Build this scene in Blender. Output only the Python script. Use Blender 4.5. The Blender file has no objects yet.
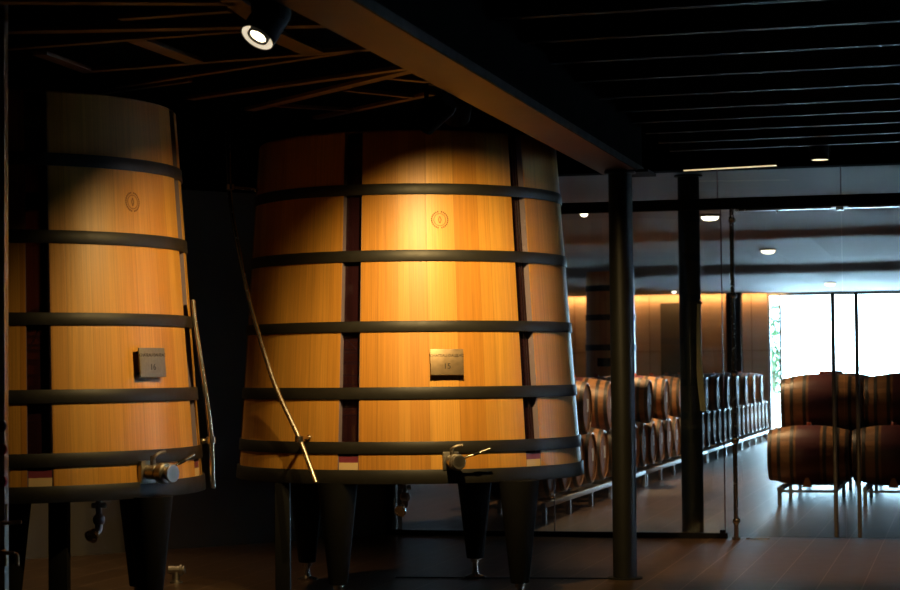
import bpy, bmesh, math, random
from mathutils import Vector, Matrix
random.seed(7)
sc = bpy.context.scene
COL = sc.collection
R = math.radians
pi = math.pi

# ------------------------------------------------------------------ camera
FPX = 2000.0
TILT = math.atan((371.4 - 295) / FPX)
ROLL = -0.0095
EYE = Vector((0, 0, 1.6))
cam_d = bpy.data.cameras.new('camera')
cam = bpy.data.objects.new('camera', cam_d)
COL.objects.link(cam)
CM = Matrix.Rotation(pi / 2 + TILT, 3, 'X') @ Matrix.Rotation(ROLL, 3, 'Z')
cam.matrix_world = Matrix.Translation(EYE) @ CM.to_4x4()
cam_d.sensor_width = 36
cam_d.lens = 36 * FPX / 900
cam_d.clip_end = 400
cam_d.dof.use_dof = True
cam_d.dof.focus_distance = 13.6
cam_d.dof.aperture_fstop = 4.0
sc.camera = cam

def ray(px, py):
    return (CM @ Vector(((px - 450) / FPX, (295 - py) / FPX, -1))).normalized()
def at_z(px, py, z):
    d = ray(px, py); return EYE + d * ((z - EYE.z) / d.z)
def at_y(px, py, y):
    d = ray(px, py); return EYE + d * (y / d.y)

# room axes: u = depth axis of the hall, v = across it
ANG = R(14.4)
U = Vector((math.sin(ANG), math.cos(ANG), 0))
V = Vector((math.cos(ANG), -math.sin(ANG), 0))
def ab(a, b, z=0): return V * a + U * b + Vector((0, 0, z))
def to_ab(p): return (p.dot(V), p.dot(U))
RZ = -ANG

# ------------------------------------------------------------------ materials
def new_mat(name):
    m = bpy.data.materials.new(name); m.use_nodes = True
    nt = m.node_tree; b = nt.nodes['Principled BSDF']
    return m, nt, b
def N(nt, t, **kw):
    n = nt.nodes.new(t)
    for k, v in kw.items(): setattr(n, k, v)
    return n
def simple(name, col, rough=.5, metal=0, spec=.5, noise=0, nscale=8, emit=None, estr=0):
    m, nt, b = new_mat(name)
    b.inputs['Base Color'].default_value = (*col, 1)
    b.inputs['Roughness'].default_value = rough
    b.inputs['Metallic'].default_value = metal
    b.inputs['Specular IOR Level'].default_value = spec
    if noise:
        tc = N(nt, 'ShaderNodeTexCoord'); no = N(nt, 'ShaderNodeTexNoise')
        no.inputs['Scale'].default_value = nscale; no.inputs['Detail'].default_value = 5
        nt.links.new(tc.outputs['Object'], no.inputs['Vector'])
        mx = N(nt, 'ShaderNodeMixRGB')
        mx.inputs[1].default_value = (*[c * (1 - noise) for c in col], 1)
        mx.inputs[2].default_value = (*[min(1, c * (1 + noise)) for c in col], 1)
        nt.links.new(no.outputs['Fac'], mx.inputs[0]); nt.links.new(mx.outputs[0], b.inputs['Base Color'])
        mr = N(nt, 'ShaderNodeMapRange'); mr.inputs['To Min'].default_value = rough * .8; mr.inputs['To Max'].default_value = min(1, rough * 1.25)
        nt.links.new(no.outputs['Fac'], mr.inputs['Value']); nt.links.new(mr.outputs[0], b.inputs['Roughness'])
    if emit:
        b.inputs['Emission Color'].default_value = (*emit, 1)
        b.inputs['Emission Strength'].default_value = estr
    return m

def math_node(nt, op, a, b=None):
    n = N(nt, 'ShaderNodeMath', operation=op)
    for i, x in enumerate((a, b)):
        if x is None: continue
        if isinstance(x, (int, float)): n.inputs[i].default_value = x
        else: nt.links.new(x, n.inputs[i])
    return n.outputs[0]

def stave_wood(name, c0, c1, nst, rough=.42, band=None, seam=.55, gscale=1.0, grain_amt=(.78, 1.12)):
    """vertical staves: UV.x runs round the vessel (0..1), UV.y is metres along it"""
    m, nt, b = new_mat(name)
    L = nt.links
    uv = N(nt, 'ShaderNodeUVMap'); sep = N(nt, 'ShaderNodeSeparateXYZ'); L.new(uv.outputs[0], sep.inputs[0])
    un = math_node(nt, 'MULTIPLY', sep.outputs[0], nst)
    # uneven stave widths
    no0 = N(nt, 'ShaderNodeTexNoise', noise_dimensions='1D'); no0.inputs['Scale'].default_value = .55; no0.inputs['Detail'].default_value = 0
    L.new(un, no0.inputs['W'])
    un = math_node(nt, 'ADD', un, math_node(nt, 'MULTIPLY', no0.outputs['Fac'], 1.3))
    fl = math_node(nt, 'FLOOR', un); fr = math_node(nt, 'FRACT', un)
    wn = N(nt, 'ShaderNodeTexWhiteNoise', noise_dimensions='1D'); L.new(fl, wn.inputs['W'])
    ramp = N(nt, 'ShaderNodeMixRGB'); ramp.inputs[1].default_value = (*c0, 1); ramp.inputs[2].default_value = (*c1, 1)
    L.new(wn.outputs['Value'], ramp.inputs[0])
    # grain
    cmb = N(nt, 'ShaderNodeCombineXYZ')
    L.new(math_node(nt, 'MULTIPLY', un, 9 * gscale), cmb.inputs[0])
    L.new(math_node(nt, 'MULTIPLY', sep.outputs[1], .9 * gscale), cmb.inputs[1])
    L.new(math_node(nt, 'MULTIPLY', fl, 3.7), cmb.inputs[2])
    gn = N(nt, 'ShaderNodeTexNoise'); gn.inputs['Scale'].default_value = 1.6; gn.inputs['Detail'].default_value = 6; gn.inputs['Roughness'].default_value = .6
    L.new(cmb.outputs[0], gn.inputs['Vector'])
    mr = N(nt, 'ShaderNodeMapRange'); mr.inputs['From Min'].default_value = .3; mr.inputs['From Max'].default_value = .7
    mr.inputs['To Min'].default_value = grain_amt[0]; mr.inputs['To Max'].default_value = grain_amt[1]
    L.new(gn.outputs['Fac'], mr.inputs['Value'])
    # seam
    d = math_node(nt, 'ABSOLUTE', math_node(nt, 'SUBTRACT', fr, .5))
    sm = N(nt, 'ShaderNodeMapRange'); sm.inputs['From Min'].default_value = .472; sm.inputs['From Max'].default_value = .495
    sm.inputs['To Min'].default_value = 1.0; sm.inputs['To Max'].default_value = seam
    L.new(d, sm.inputs['Value'])
    f = math_node(nt, 'MULTIPLY', mr.outputs[0], sm.outputs[0])
    mul = N(nt, 'ShaderNodeMixRGB', blend_type='MULTIPLY'); mul.inputs[0].default_value = 1
    L.new(ramp.outputs[0], mul.inputs[1])
    cc = N(nt, 'ShaderNodeCombineXYZ')
    for i in range(3): L.new(f, cc.inputs[i])
    L.new(cc.outputs[0], mul.inputs[2])
    out = mul.outputs[0]
    if band:      # wine-stained middle of a barrel
        bd = math_node(nt, 'ABSOLUTE', math_node(nt, 'SUBTRACT', sep.outputs[1], .475))
        bm = N(nt, 'ShaderNodeMapRange'); bm.inputs['From Min'].default_value = band[1]; bm.inputs['From Max'].default_value = band[1] + .012
        bm.inputs['To Min'].default_value = .88; bm.inputs['To Max'].default_value = 0
        L.new(bd, bm.inputs['Value'])
        mb = N(nt, 'ShaderNodeMixRGB'); L.new(bm.outputs[0], mb.inputs[0]); L.new(out, mb.inputs[1]); mb.inputs[2].default_value = (*band[0], 1)
        out = mb.outputs[0]
    L.new(out, b.inputs['Base Color'])
    b.inputs['Roughness'].default_value = rough
    bp = N(nt, 'ShaderNodeBump'); bp.inputs['Strength'].default_value = .12; bp.inputs['Distance'].default_value = .01
    L.new(f, bp.inputs['Height']); L.new(bp.outputs[0], b.inputs['Normal'])
    return m

def plank_wood(name, c0, c1, scale=(1, 1, 1), rough=.5):
    m, nt, b = new_mat(name); L = nt.links
    tc = N(nt, 'ShaderNodeTexCoord'); mp = N(nt, 'ShaderNodeMapping'); mp.inputs['Scale'].default_value = scale
    L.new(tc.outputs['Object'], mp.inputs[0])
    no = N(nt, 'ShaderNodeTexNoise'); no.inputs['Scale'].default_value = 3; no.inputs['Detail'].default_value = 6; no.inputs['Roughness'].default_value = .65
    L.new(mp.outputs[0], no.inputs['Vector'])
    r = N(nt, 'ShaderNodeValToRGB'); r.color_ramp.elements[0].position = .3; r.color_ramp.elements[1].position = .72
    r.color_ramp.elements[0].color = (*c0, 1); r.color_ramp.elements[1].color = (*c1, 1)
    L.new(no.outputs['Fac'], r.inputs[0]); L.new(r.outputs[0], b.inputs['Base Color'])
    b.inputs['Roughness'].default_value = rough
    bp = N(nt, 'ShaderNodeBump'); bp.inputs['Strength'].default_value = .1; bp.inputs['Distance'].default_value = .005
    L.new(no.outputs['Fac'], bp.inputs['Height']); L.new(bp.outputs[0], b.inputs['Normal'])
    return m

def thin_glass(name, tint, ior=1.45, rough=0.0, gain=1.0, stain=None, amount=0):
    m = bpy.data.materials.new(name); m.use_nodes = True
    nt = m.node_tree; nt.nodes.clear(); L = nt.links
    o = N(nt, 'ShaderNodeOutputMaterial'); t = N(nt, 'ShaderNodeBsdfTransparent'); g = N(nt, 'ShaderNodeBsdfGlossy')
    t.inputs[0].default_value = (*tint, 1); g.inputs['Roughness'].default_value = rough
    g.inputs[0].default_value = (gain, gain, gain, 1)
    fr = N(nt, 'ShaderNodeFresnel'); fr.inputs[0].default_value = ior
    mx = N(nt, 'ShaderNodeMixShader'); L.new(fr.outputs[0], mx.inputs[0])
    if stain:
        df = N(nt, 'ShaderNodeBsdfDiffuse'); df.inputs[0].default_value = (*stain, 1)
        m0 = N(nt, 'ShaderNodeMixShader'); m0.inputs[0].default_value = amount
        L.new(t.outputs[0], m0.inputs[1]); L.new(df.outputs[0], m0.inputs[2]); L.new(m0.outputs[0], mx.inputs[1])
    else: L.new(t.outputs[0], mx.inputs[1])
    L.new(g.outputs[0], mx.inputs[2])
    L.new(mx.outputs[0], o.inputs[0])
    return m

def tile_floor():
    m, nt, b = new_mat('dark_floor_tiles'); L = nt.links
    tc = N(nt, 'ShaderNodeTexCoord'); sep = N(nt, 'ShaderNodeSeparateXYZ'); L.new(tc.outputs['Object'], sep.inputs[0])
    cb = N(nt, 'ShaderNodeCombineXYZ')
    L.new(sep.outputs[1], cb.inputs[0]); L.new(math_node(nt, 'ADD', sep.outputs[0], .11), cb.inputs[1])
    br = N(nt, 'ShaderNodeTexBrick'); br.offset = .37
    br.inputs['Scale'].default_value = 1; br.inputs['Brick Width'].default_value = 1.28; br.inputs['Row Height'].default_value = .32
    br.inputs['Mortar Size'].default_value = .004; br.inputs['Mortar Smooth'].default_value = .2
    br.inputs['Color1'].default_value = (.060, .034, .018, 1); br.inputs['Color2'].default_value = (.076, .044, .024, 1)
    br.inputs['Mortar'].default_value = (.26, .18, .12, 1)
    L.new(cb.outputs[0], br.inputs['Vector'])
    no = N(nt, 'ShaderNodeTexNoise'); no.inputs['Scale'].default_value = 5; no.inputs['Detail'].default_value = 6
    L.new(cb.outputs[0], no.inputs['Vector'])
    mr = N(nt, 'ShaderNodeMapRange'); mr.inputs['To Min'].default_value = .75; mr.inputs['To Max'].default_value = 1.25
    L.new(no.outputs['Fac'], mr.inputs['Value'])
    mul = N(nt, 'ShaderNodeMixRGB', blend_type='MULTIPLY'); mul.inputs[0].default_value = 1
    cc = N(nt, 'ShaderNodeCombineXYZ')
    for i in range(3): L.new(mr.outputs[0], cc.inputs[i])
    L.new(br.outputs[0], mul.inputs[1]); L.new(cc.outputs[0], mul.inputs[2]); L.new(mul.outputs[0], b.inputs['Base Color'])
    r2 = N(nt, 'ShaderNodeMapRange'); r2.inputs['To Min'].default_value = .33; r2.inputs['To Max'].default_value = .41; b.inputs['Specular IOR Level'].default_value = .4
    L.new(no.outputs['Fac'], r2.inputs['Value']); L.new(r2.outputs[0], b.inputs['Roughness'])
    bp = N(nt, 'ShaderNodeBump'); bp.inputs['Strength'].default_value = .25; bp.inputs['Distance'].default_value = .003; bp.invert = True
    L.new(br.outputs['Fac'], bp.inputs['Height']); L.new(bp.outputs[0], b.inputs['Normal'])
    return m

M = {}
M['vat_wood'] = stave_wood('oak_staves', (.48, .205, .028), (.62, .31, .055), 62, seam=.80)
M['far_wood'] = stave_wood('dark_oak_staves', (.52, .25, .075), (.60, .32, .10), 26)
M['barrel_wood'] = stave_wood('barrel_oak', (.30, .145, .065), (.40, .20, .09), 28, rough=.4, band=((.075, .014, .036), .135))
M['barrel_head'] = plank_wood('barrel_head_oak', (.19, .085, .038), (.31, .15, .065), (2, 14, 1), .75)
M['vat_inside'] = simple('wine_stained_wood', (.10, .03, .028), .5, noise=.3)
M['hoop'] = simple('black_painted_steel', (.014, .0125, .010), .5, spec=.4, noise=.2, nscale=20)
M['barrel_hoop'] = simple('galvanised_hoop', (.075, .07, .068), .45, metal=.6, noise=.2)
M['black'] = simple('black_metal', (.007, .007, .007), .7, spec=.12, noise=.15)
M['column'] = simple('black_column_paint', (.011, .0105, .008), .45, spec=.3, noise=.1)
M['steel'] = simple('stainless_steel', (.62, .56, .48), .25, metal=1, noise=.08, nscale=30)
M['dull_steel'] = simple('dull_steel', (.34, .31, .27), .42, metal=1, noise=.15, nscale=14)
M['plate'] = simple('brushed_plate', (.34, .24, .14), .45, metal=.85, noise=.22, nscale=30)
M['plate_grey'] = simple('grey_plate', (.20, .17, .13), .5, metal=.6, noise=.35, nscale=50)
M['ink'] = simple('dark_engraving', (.03, .02, .012), .7)
M['burn'] = simple('burnt_brand', (.20, .085, .02), .8)
M['plexi'] = thin_glass('plexi', (.66, .50, .54), 1.42, .02, stain=(.075, .025, .035), amount=.22)
M['plexi_edge'] = simple('acrylic_edge', (.22, .17, .20), .25, noise=.05)
M['cream'] = simple('pale_oak_board', (.72, .52, .28), .5, noise=.1)
M['pomace'] = simple('wine_pomace', (.20, .035, .06), .4, noise=.3)
M['glass'] = thin_glass('clear_glass', (.90, .93, .93), 1.45)
M['floor'] = tile_floor()
M['ceil_black'] = simple('black_ceiling', (.003, .003, .003), .95, spec=.01, noise=.2, nscale=2)
M['joist'] = simple('dark_joist', (.030, .038, .047), .45, noise=.2, nscale=2)
M['beam'] = plank_wood('brown_beam', (.13, .054, .019), (.17, .072, .026), (.4, .4, .4), .55)
M['batten'] = plank_wood('brown_batten', (.11, .055, .02), (.15, .08, .03), (2, 2, 2), .6)
M['wall_dark'] = simple('charcoal_wall', (.075, .067, .058), .7, noise=.1, nscale=1.5)
M['plaster'] = simple('grey_plaster', (.36, .365, .40), .7, noise=.04, nscale=1)
M['wall_wood'] = plank_wood('veneer_wall', (.48, .35, .25), (.57, .43, .32), (.25, .25, 3), .5)
M['rack'] = simple('galvanised_rack', (.50, .54, .58), .4, metal=.35, noise=.1)
M['paper'] = simple('white_paper_label', (.75, .74, .72), .7)
M['bung'] = simple('orange_bung', (.55, .12, .05), .5)
M['hose'] = simple('cream_hose', (.82, .68, .42), .45)
M['red'] = simple('red_knob', (.45, .02, .02), .35)
M['brass'] = simple('worn_brass', (.45, .28, .12), .35, metal=.9, noise=.15)
M['lens'] = simple('lit_lens', (.9, .85, .75), .3, emit=(1, .80, .50), estr=9)
M['lens_small'] = simple('small_lit_lens', (.9, .85, .75), .3, emit=(1, .86, .62), estr=5)
M['reflector'] = simple('lit_reflector', (.9, .85, .75), .3, emit=(1, .84, .60), estr=.72)
M['led'] = simple('warm_led', (.9, .8, .6), .3, emit=(1, .75, .40), estr=.9)  # cove strip, and the glow put in for the streak by the glass
M['leaf'] = simple('green_leaves', (.02, .06, .012), .6, noise=.3)
M['bark'] = simple('tree_bark', (.16, .11, .08), .8)
M['chock'] = simple('wooden_chock', (.45, .20, .08), .6)
M['terrace'] = simple('terrace_stone', (.75, .75, .75), .7, noise=.1)

# ------------------------------------------------------------------ mesh builder
class MB:
    def __init__(self): self.v = []; self.f = []; self.uv = {}
    def add(self, vs, fs, M4=None, uvs=None):
        o = len(self.v)
        for i, p in enumerate(vs):
            p = Vector(p)
            self.v.append(M4 @ p if M4 is not None else p)
            if uvs: self.uv[o + i] = uvs[i]
        self.f += [tuple(o + k for k in f) for f in fs]
        return self
    def box(self, c, s, rot=None, bev=0):
        c = Vector(c); x, y, z = (k / 2 for k in s)
        if bev > 0:
            bev = min(bev, x * .9, y * .9, z * .9)
            bm = bmesh.new(); bmesh.ops.create_cube(bm, size=1, matrix=Matrix.Diagonal((*s, 1)))
            bmesh.ops.bevel(bm, geom=bm.edges[:], offset=bev, segments=2, profile=.6, affect='EDGES')
            bm.verts.index_update()
            vs = [v.co.copy() for v in bm.verts]; fs = [[v.index for v in f.verts] for f in bm.faces]; bm.free()
        else:
            vs = [Vector((i, j, k)) for i in (-x, x) for j in (-y, y) for k in (-z, z)]
            fs = [(0, 1, 3, 2), (4, 6, 7, 5), (0, 4, 5, 1), (2, 3, 7, 6), (0, 2, 6, 4), (1, 5, 7, 3)]
        m = Matrix.Translation(c) @ (rot.to_4x4() if rot is not None else Matrix.Identity(4))
        return self.add(vs, fs, m)
    def bar(self, p, q, w, h, up=(0, 0, 1)):
        p = Vector(p); q = Vector(q); d = (q - p); l = d.length; d.normalize(); up = Vector(up)
        s = d.cross(up).normalized(); t = s.cross(d).normalized()
        rot = Matrix((d, s, t)).transposed()
        return self.box((p + q) / 2, (l, w, h), rot)
    def lathe(self, prof, n=48, M4=None, closed=False):
        """prof: (radius, height) pairs about local z"""
        vs = []; fs = []; uvs = []
        k = len(prof)
        L = [0]
        for i in range(1, k): L.append(L[-1] + math.dist(prof[i], prof[i - 1]))
        for j in range(n + 1):
            t = 2 * pi * j / n
            for i, (r, z) in enumerate(prof):
                vs.append((r * math.cos(t), r * math.sin(t), z)); uvs.append((j / n, z))
        for j in range(n):
            for i in range(k - 1):
                a = j * k + i; fs.append((a, a + k, a + k + 1, a + 1))
            if closed:
                a = j * k + k - 1; b0 = j * k; fs.append((a, a + k, b0 + k, b0))
        return self.add(vs, fs, M4, uvs)
    def frame_to(self, p, q):
        p = Vector(p); d = (Vector(q) - p)
        return Matrix.Translation(p) @ d.to_track_quat('Z', 'Y').to_matrix().to_4x4(), d.length
    def cone(self, p, q, r0, r1, n=24):
        m, l = self.frame_to(p, q)
        return self.lathe([(0, 0), (r0, 0), (r1, l), (0, l)], n, m)
    def cyl(self, p, q, r, n=24, bev=0):
        m, l = self.frame_to(p, q)
        if bev: return self.lathe([(0, 0), (r - bev, 0), (r, bev), (r, l - bev), (r - bev, l), (0, l)], n, m)
        return self.lathe([(0, 0), (r, 0), (r, l), (0, l)], n, m)
    def ball(self, c, r, n=16, sc=(1, 1, 1)):
        pr = [(max(0, r * math.sin(pi * i / 10)), -r * math.cos(pi * i / 10)) for i in range(11)]
        return self.lathe(pr, n, Matrix.Translation(Vector(c)) @ Matrix.Diagonal((*sc, 1)))
    def tube(self, pts, r, n=12, smooth=0):
        pts = [Vector(p) for p in pts]
        if smooth:
            P = [pts[0] * 2 - pts[1]] + pts + [pts[-1] * 2 - pts[-2]]; out = []
            for i in range(1, len(P) - 2):
                for s in range(smooth):
                    t = s / smooth; a, b_, c, d = P[i - 1:i + 3]
                    out.append(.5 * ((2 * b_) + (c - a) * t + (2 * a - 5 * b_ + 4 * c - d) * t * t + (3 * b_ - a - 3 * c + d) * t ** 3))
            out.append(pts[-1]); pts = out
        vs = []; fs = []
        t0 = (pts[1] - pts[0]).normalized(); nrm = t0.orthogonal().normalized()
        for i, p in enumerate(pts):
            t = (pts[min(i + 1, len(pts) - 1)] - pts[max(i - 1, 0)]).normalized()
            nrm = (nrm - t * nrm.dot(t)).normalized(); bn = t.cross(nrm)
            rr = r[i] if isinstance(r, list) else r
            for j in range(n):
                a = 2 * pi * j / n; vs.append(p + (nrm * math.cos(a) + bn * math.sin(a)) * rr)
        for i in range(len(pts) - 1):
            for j in range(n):
                k = (j + 1) % n; fs.append((i * n + j, i * n + k, (i + 1) * n + k, (i + 1) * n + j))
        fs.append(tuple(reversed(range(n)))); fs.append(tuple((len(pts) - 1) * n + j for j in range(n)))
        return self.add(vs, fs)
    def mesh(self, name, mat, smooth=40):
        me = bpy.data.meshes.new(name)
        me.from_pydata([tuple(p) for p in self.v], [], self.f)
        if self.uv:
            ul = me.uv_layers.new(name='UVMap')
            for lp in me.loops: ul.data[lp.index].uv = self.uv.get(lp.vertex_index, (0, 0))
        bm = bmesh.new(); bm.from_mesh(me)
        bmesh.ops.remove_doubles(bm, verts=[v for v in bm.verts if len(self.uv) == 0], dist=1e-5)
        bmesh.ops.dissolve_degenerate(bm, edges=bm.edges, dist=1e-6)
        bmesh.ops.recalc_face_normals(bm, faces=bm.faces)
        bm.to_mesh(me); bm.free()
        me.materials.append(mat)
        if smooth:
            me.polygons.foreach_set('use_smooth', [True] * len(me.polygons))
            me.set_sharp_from_angle(angle=R(smooth))
        return me
    def build(self, name, mat, parent=None, loc=(0, 0, 0), rz=0, smooth=40):
        o = bpy.data.objects.new(name, self.mesh(name, mat, smooth)); COL.objects.link(o)
        if parent is not None: o.parent = parent
        o.location = loc; o.rotation_euler.z = rz
        return o

def tag(o, label=None, cat=None, group=None, kind=None):
    if label: o['label'] = label
    if cat: o['category'] = cat
    if group: o['group'] = group
    if kind: o['kind'] = kind
    return o
def thing(name, loc, rz=0, **kw):
    o = bpy.data.objects.new(name, None); COL.objects.link(o); o.location = loc; o.rotation_euler.z = rz; o.empty_display_size = .2
    return tag(o, **kw)
def struct(o, label=None):
    o['kind'] = 'structure'
    if label: o['label'] = label
    return o
def copy_tree(o, parent=None):
    c = o.copy(); COL.objects.link(c)
    if parent is not None: c.parent = parent
    for ch in o.children: copy_tree(ch, c)
    return c
def text_mesh(s, size, mat, name, parent, M4, depth=.0015):
    cu = bpy.data.curves.new(name, 'FONT'); cu.body = s; cu.size = size; cu.align_x = 'CENTER'; cu.align_y = 'CENTER'; cu.extrude = depth
    t = bpy.data.objects.new(name, cu); COL.objects.link(t)
    me = bpy.data.meshes.new_from_object(t.evaluated_get(bpy.context.evaluated_depsgraph_get()))
    bpy.data.objects.remove(t); me.transform(M4); me.materials.clear(); me.materials.append(mat)
    o = bpy.data.objects.new(name, me); COL.objects.link(o); o.parent = parent
    return o
def lamp(name, kind, loc, aim, energy, col, parent=None, **kw):
    d = bpy.data.lights.new(name, kind); d.energy = energy; d.color = col
    for k, v in kw.items(): setattr(d, k, v)
    o = bpy.data.objects.new(name, d); COL.objects.link(o)
    o.rotation_mode = 'QUATERNION'
    o.location = loc; o.rotation_quaternion = Vector(aim).to_track_quat('-Z', 'Y')
    return o

# ------------------------------------------------------------------ the shell
B_GLASS = 19.0      # b of the glass partition
B_FAR = 47.0
A_L, A_R = -9.9, 7.5
FA_L, FA_R = -10.0, 6.5
def shell(name, boxes, mat, label=None, smooth=0):
    m = MB()
    for c, s in boxes: m.box(c, s)
    return struct(m.build(name, M[mat], rz=RZ, smooth=smooth), label)
def bx3(a0, a1, b0, b1, z0, z1): return (((a0 + a1) / 2, (b0 + b1) / 2, (z0 + z1) / 2), (a1 - a0, b1 - b0, z1 - z0))

shell('floor', [bx3(-11, 8.5, -5, 48, -.2, 0)], 'floor', 'dark brown tiled floor of the cellar')
shell('ceiling', [bx3(-11, 8.5, -5, B_GLASS + .1, 3.95, 4.15)], 'ceil_black', 'black ceiling above the joists')
# scalloped plaster ceiling of the barrel hall
def zc(b):       # long shallow bays that rise towards the window and step down again
    if b < 27: return 3.50 - .006 * (b - 19)
    if b >= 37: return 3.36 + .16 * max(0, 1 - (b - 37) / .5)
    t = ((b - 17) % 10.0) / 10.0
    if b > 27 and t < .05: return 3.36 + .09 * (1 - t / .05)
    return 3.36 + .16 * t
def far_ceiling():
    m = MB(); vs = []; fs = []
    bs = []; b = B_GLASS + .1
    while b < B_FAR + .1:
        bs.append(b); b += .25
    bs.append(B_FAR + .1)
    for b in bs:
        for a in (-10.6, 7.1): vs.append((a, b, zc(b)))
    n = len(bs)
    for i in range(n - 1): fs.append((2 * i, 2 * i + 1, 2 * i + 3, 2 * i + 2))
    for b in bs:
        for a in (-10.6, 7.1): vs.append((a, b, 4.1))
    for i in range(n - 1):
        o = 2 * n; fs.append((o + 2 * i, o + 2 * i + 2, o + 2 * i + 3, o + 2 * i + 1))
    m.add(vs, fs)
    return struct(m.build('ceiling_plaster', M['plaster'], rz=RZ, smooth=25), 'pale vaulted plaster ceiling of the barrel hall')
far_ceiling()

shell('wall_left', [bx3(A_L - .2, A_L, -5, 18.0, 0, 3.95)], 'wall_dark')
shell('wall_back', [bx3(-11, 8.5, -5.2, -5, 0, 3.95)], 'wall_dark')
shell('wall_right', [bx3(A_R, A_R + .2, -5, B_GLASS, 0, 3.95)], 'wall_dark')
# oblique wall behind the vats
pA = at_z(388, 536, 0); pA = ab(-5.52, B_GLASS + .02)
pB = Vector((-3.36, 17.75, 0)); dirw = (pA - pB).normalized(); pB2 = pA - dirw * 9.0
m = MB(); nrm = Vector((-dirw.y, dirw.x, 0))
m.bar(pA + nrm * .1 + Vector((0, 0, 1.65)), pB2 + nrm * .1 + Vector((0, 0, 1.65)), .2, 3.3)
struct(m.build('wall_rear', M['wall_dark'], smooth=0), 'dark charcoal wall behind the wooden vats')
m = MB(); m.bar(pA + nrm * .22 + Vector((0, 0, 3.65)), pB2 + nrm * .22 + Vector((0, 0, 3.65)), .2, .7)
struct(m.build('wall_rear_bulkhead', M['ceil_black'], smooth=0))
# far room shell
FW_A = to_ab(at_y(767, 330, 46.5))[0]
shell('wall_far', [bx3(-10.6, FW_A, B_FAR, B_FAR + .2, 0, 4.1)], 'wall_wood', 'wood veneered end wall of the barrel hall, lit from above')
shell('wall_far_left', [bx3(FA_L - .2, FA_L, B_GLASS, B_FAR, 0, 4.1)], 'plaster')
shell('wall_far_right', [bx3(FA_R, FA_R + .2, B_GLASS, B_FAR, 0, 4.1)], 'plaster')
shell('wall_partition', [bx3(-10.6, -5.5, B_GLASS + .25, B_GLASS + .4, 0, 4.1)], 'wall_dark')
shell('wall_glass_header', [bx3(-5.5, A_R, B_GLASS - .08, B_GLASS + .12, 3.49, 4.12)], 'ceil_black')
WR = -.8
shell('wall_far_corner', [bx3(WR, 7.1, B_FAR, B_FAR + .2, 0, 4.1)], 'plaster')
shell('wall_far_lintel', [bx3(FW_A, WR, B_FAR, B_FAR + .2, 3.34, 4.1)], 'plaster')

# panel seams of the far wall as fine trims
m = MB()
m.box((-7, B_FAR - .002, 2.02), (5.9, .006, .012))
for a in (-9.0, -8.1, -7.2, -6.3, -5.4, -4.8): m.box((a, B_FAR - .004, 1.7), (.014, .012, 3.2))
struct(m.build('trim_1', M['barrel_head'], rz=RZ, smooth=0), 'thin joints between the veneer panels of the end wall')

# big window at the far end
win = thing('window_1', (0, 0, 0), RZ); struct(win, 'tall bright window at the end of the barrel hall')
a780 = to_ab(at_y(780, 330, 46.5))[0]
m = MB()
for a in (FW_A + .03, a780, WR - .03): m.box((a, B_FAR + .1, 1.67), (.06, .1, 3.34))
m.box(((FW_A + WR) / 2, B_FAR + .1, 3.31), (WR - FW_A, .1, .06)); m.box(((FW_A + WR) / 2, B_FAR + .1, .03), (WR - FW_A, .1, .06))
m.build('window_frame', M['rack'], win, smooth=0)
m = MB(); m.box(((FW_A + WR) / 2, B_FAR + .11, 1.67), (WR - FW_A, .012, 3.28)); m.build('pane', M['glass'], win, smooth=0)
m = MB(); m.box((0, 70, -.15), (60, 44, .1)); struct(m.build('terrace', M['terrace'], rz=RZ, smooth=0), 'pale terrace outside the far window')

# tree outside, seen beside the window edge
def tree(px, y, h, seed, label):
    rnd = random.Random(seed)
    p = at_y(px, 330, y); p.z = -.1
    t = thing('garden_tree', p, label=label, cat='tree')
    m = MB(); m.tube([(0, 0, 0), (.05, 0, h * .3), (0, .05, h * .7)], [.09, .07, .04], 8); m.build('trunk', M['bark'], t)
    m = MB()
    for i in range(420):
        a = rnd.uniform(0, 2 * pi); rr = .24 * math.sqrt(rnd.random()); z = h * (.35 + .75 * rnd.random())
        c = Vector((rr * math.cos(a), rr * math.sin(a), z)); q = Matrix.Rotation(rnd.uniform(0, 6.28), 3, Vector((rnd.random(), rnd.random(), rnd.random() + .1)).normalized())
        s = rnd.uniform(.06, .13)
        m.add([q @ Vector(k) + c for k in ((-s, 0, 0), (0, -s * .45, .02), (s, 0, 0), (0, s * .45, .02))], [(0, 1, 2), (0, 2, 3)])
    m.build('foliage', M['leaf'], t, smooth=0)
tree(772, 52, 3.0, 3, 'green leafy tree outside beside the edge of the far window')

# ------------------------------------------------------------------ ceiling timber and steel
m = MB(); m.box((-2.58, 6.0, 3.46), (.31, 19.1, .56)); struct(m.build('ceiling_beam', M['ceil_black'], rz=RZ, smooth=0), 'black ceiling beam above the brown soffit board')
m = MB(); m.box((-2.58, 6.0, 3.16), (.31, 19.1, .04)); bo = m.build('ceiling_beam_soffit', M['beam'], rz=RZ, smooth=0); struct(bo, 'broad brown ceiling beam running to the black column')
m = MB(); m.box((-2.418, 6.0, 3.16), (.012, 19.1, .05)); m.box((-2.50, 15.45, 3.132), (.34, .42, .02)); struct(m.build('trim_2', M['black'], rz=RZ, smooth=0), 'black steel edge along the ceiling beam')

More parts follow.
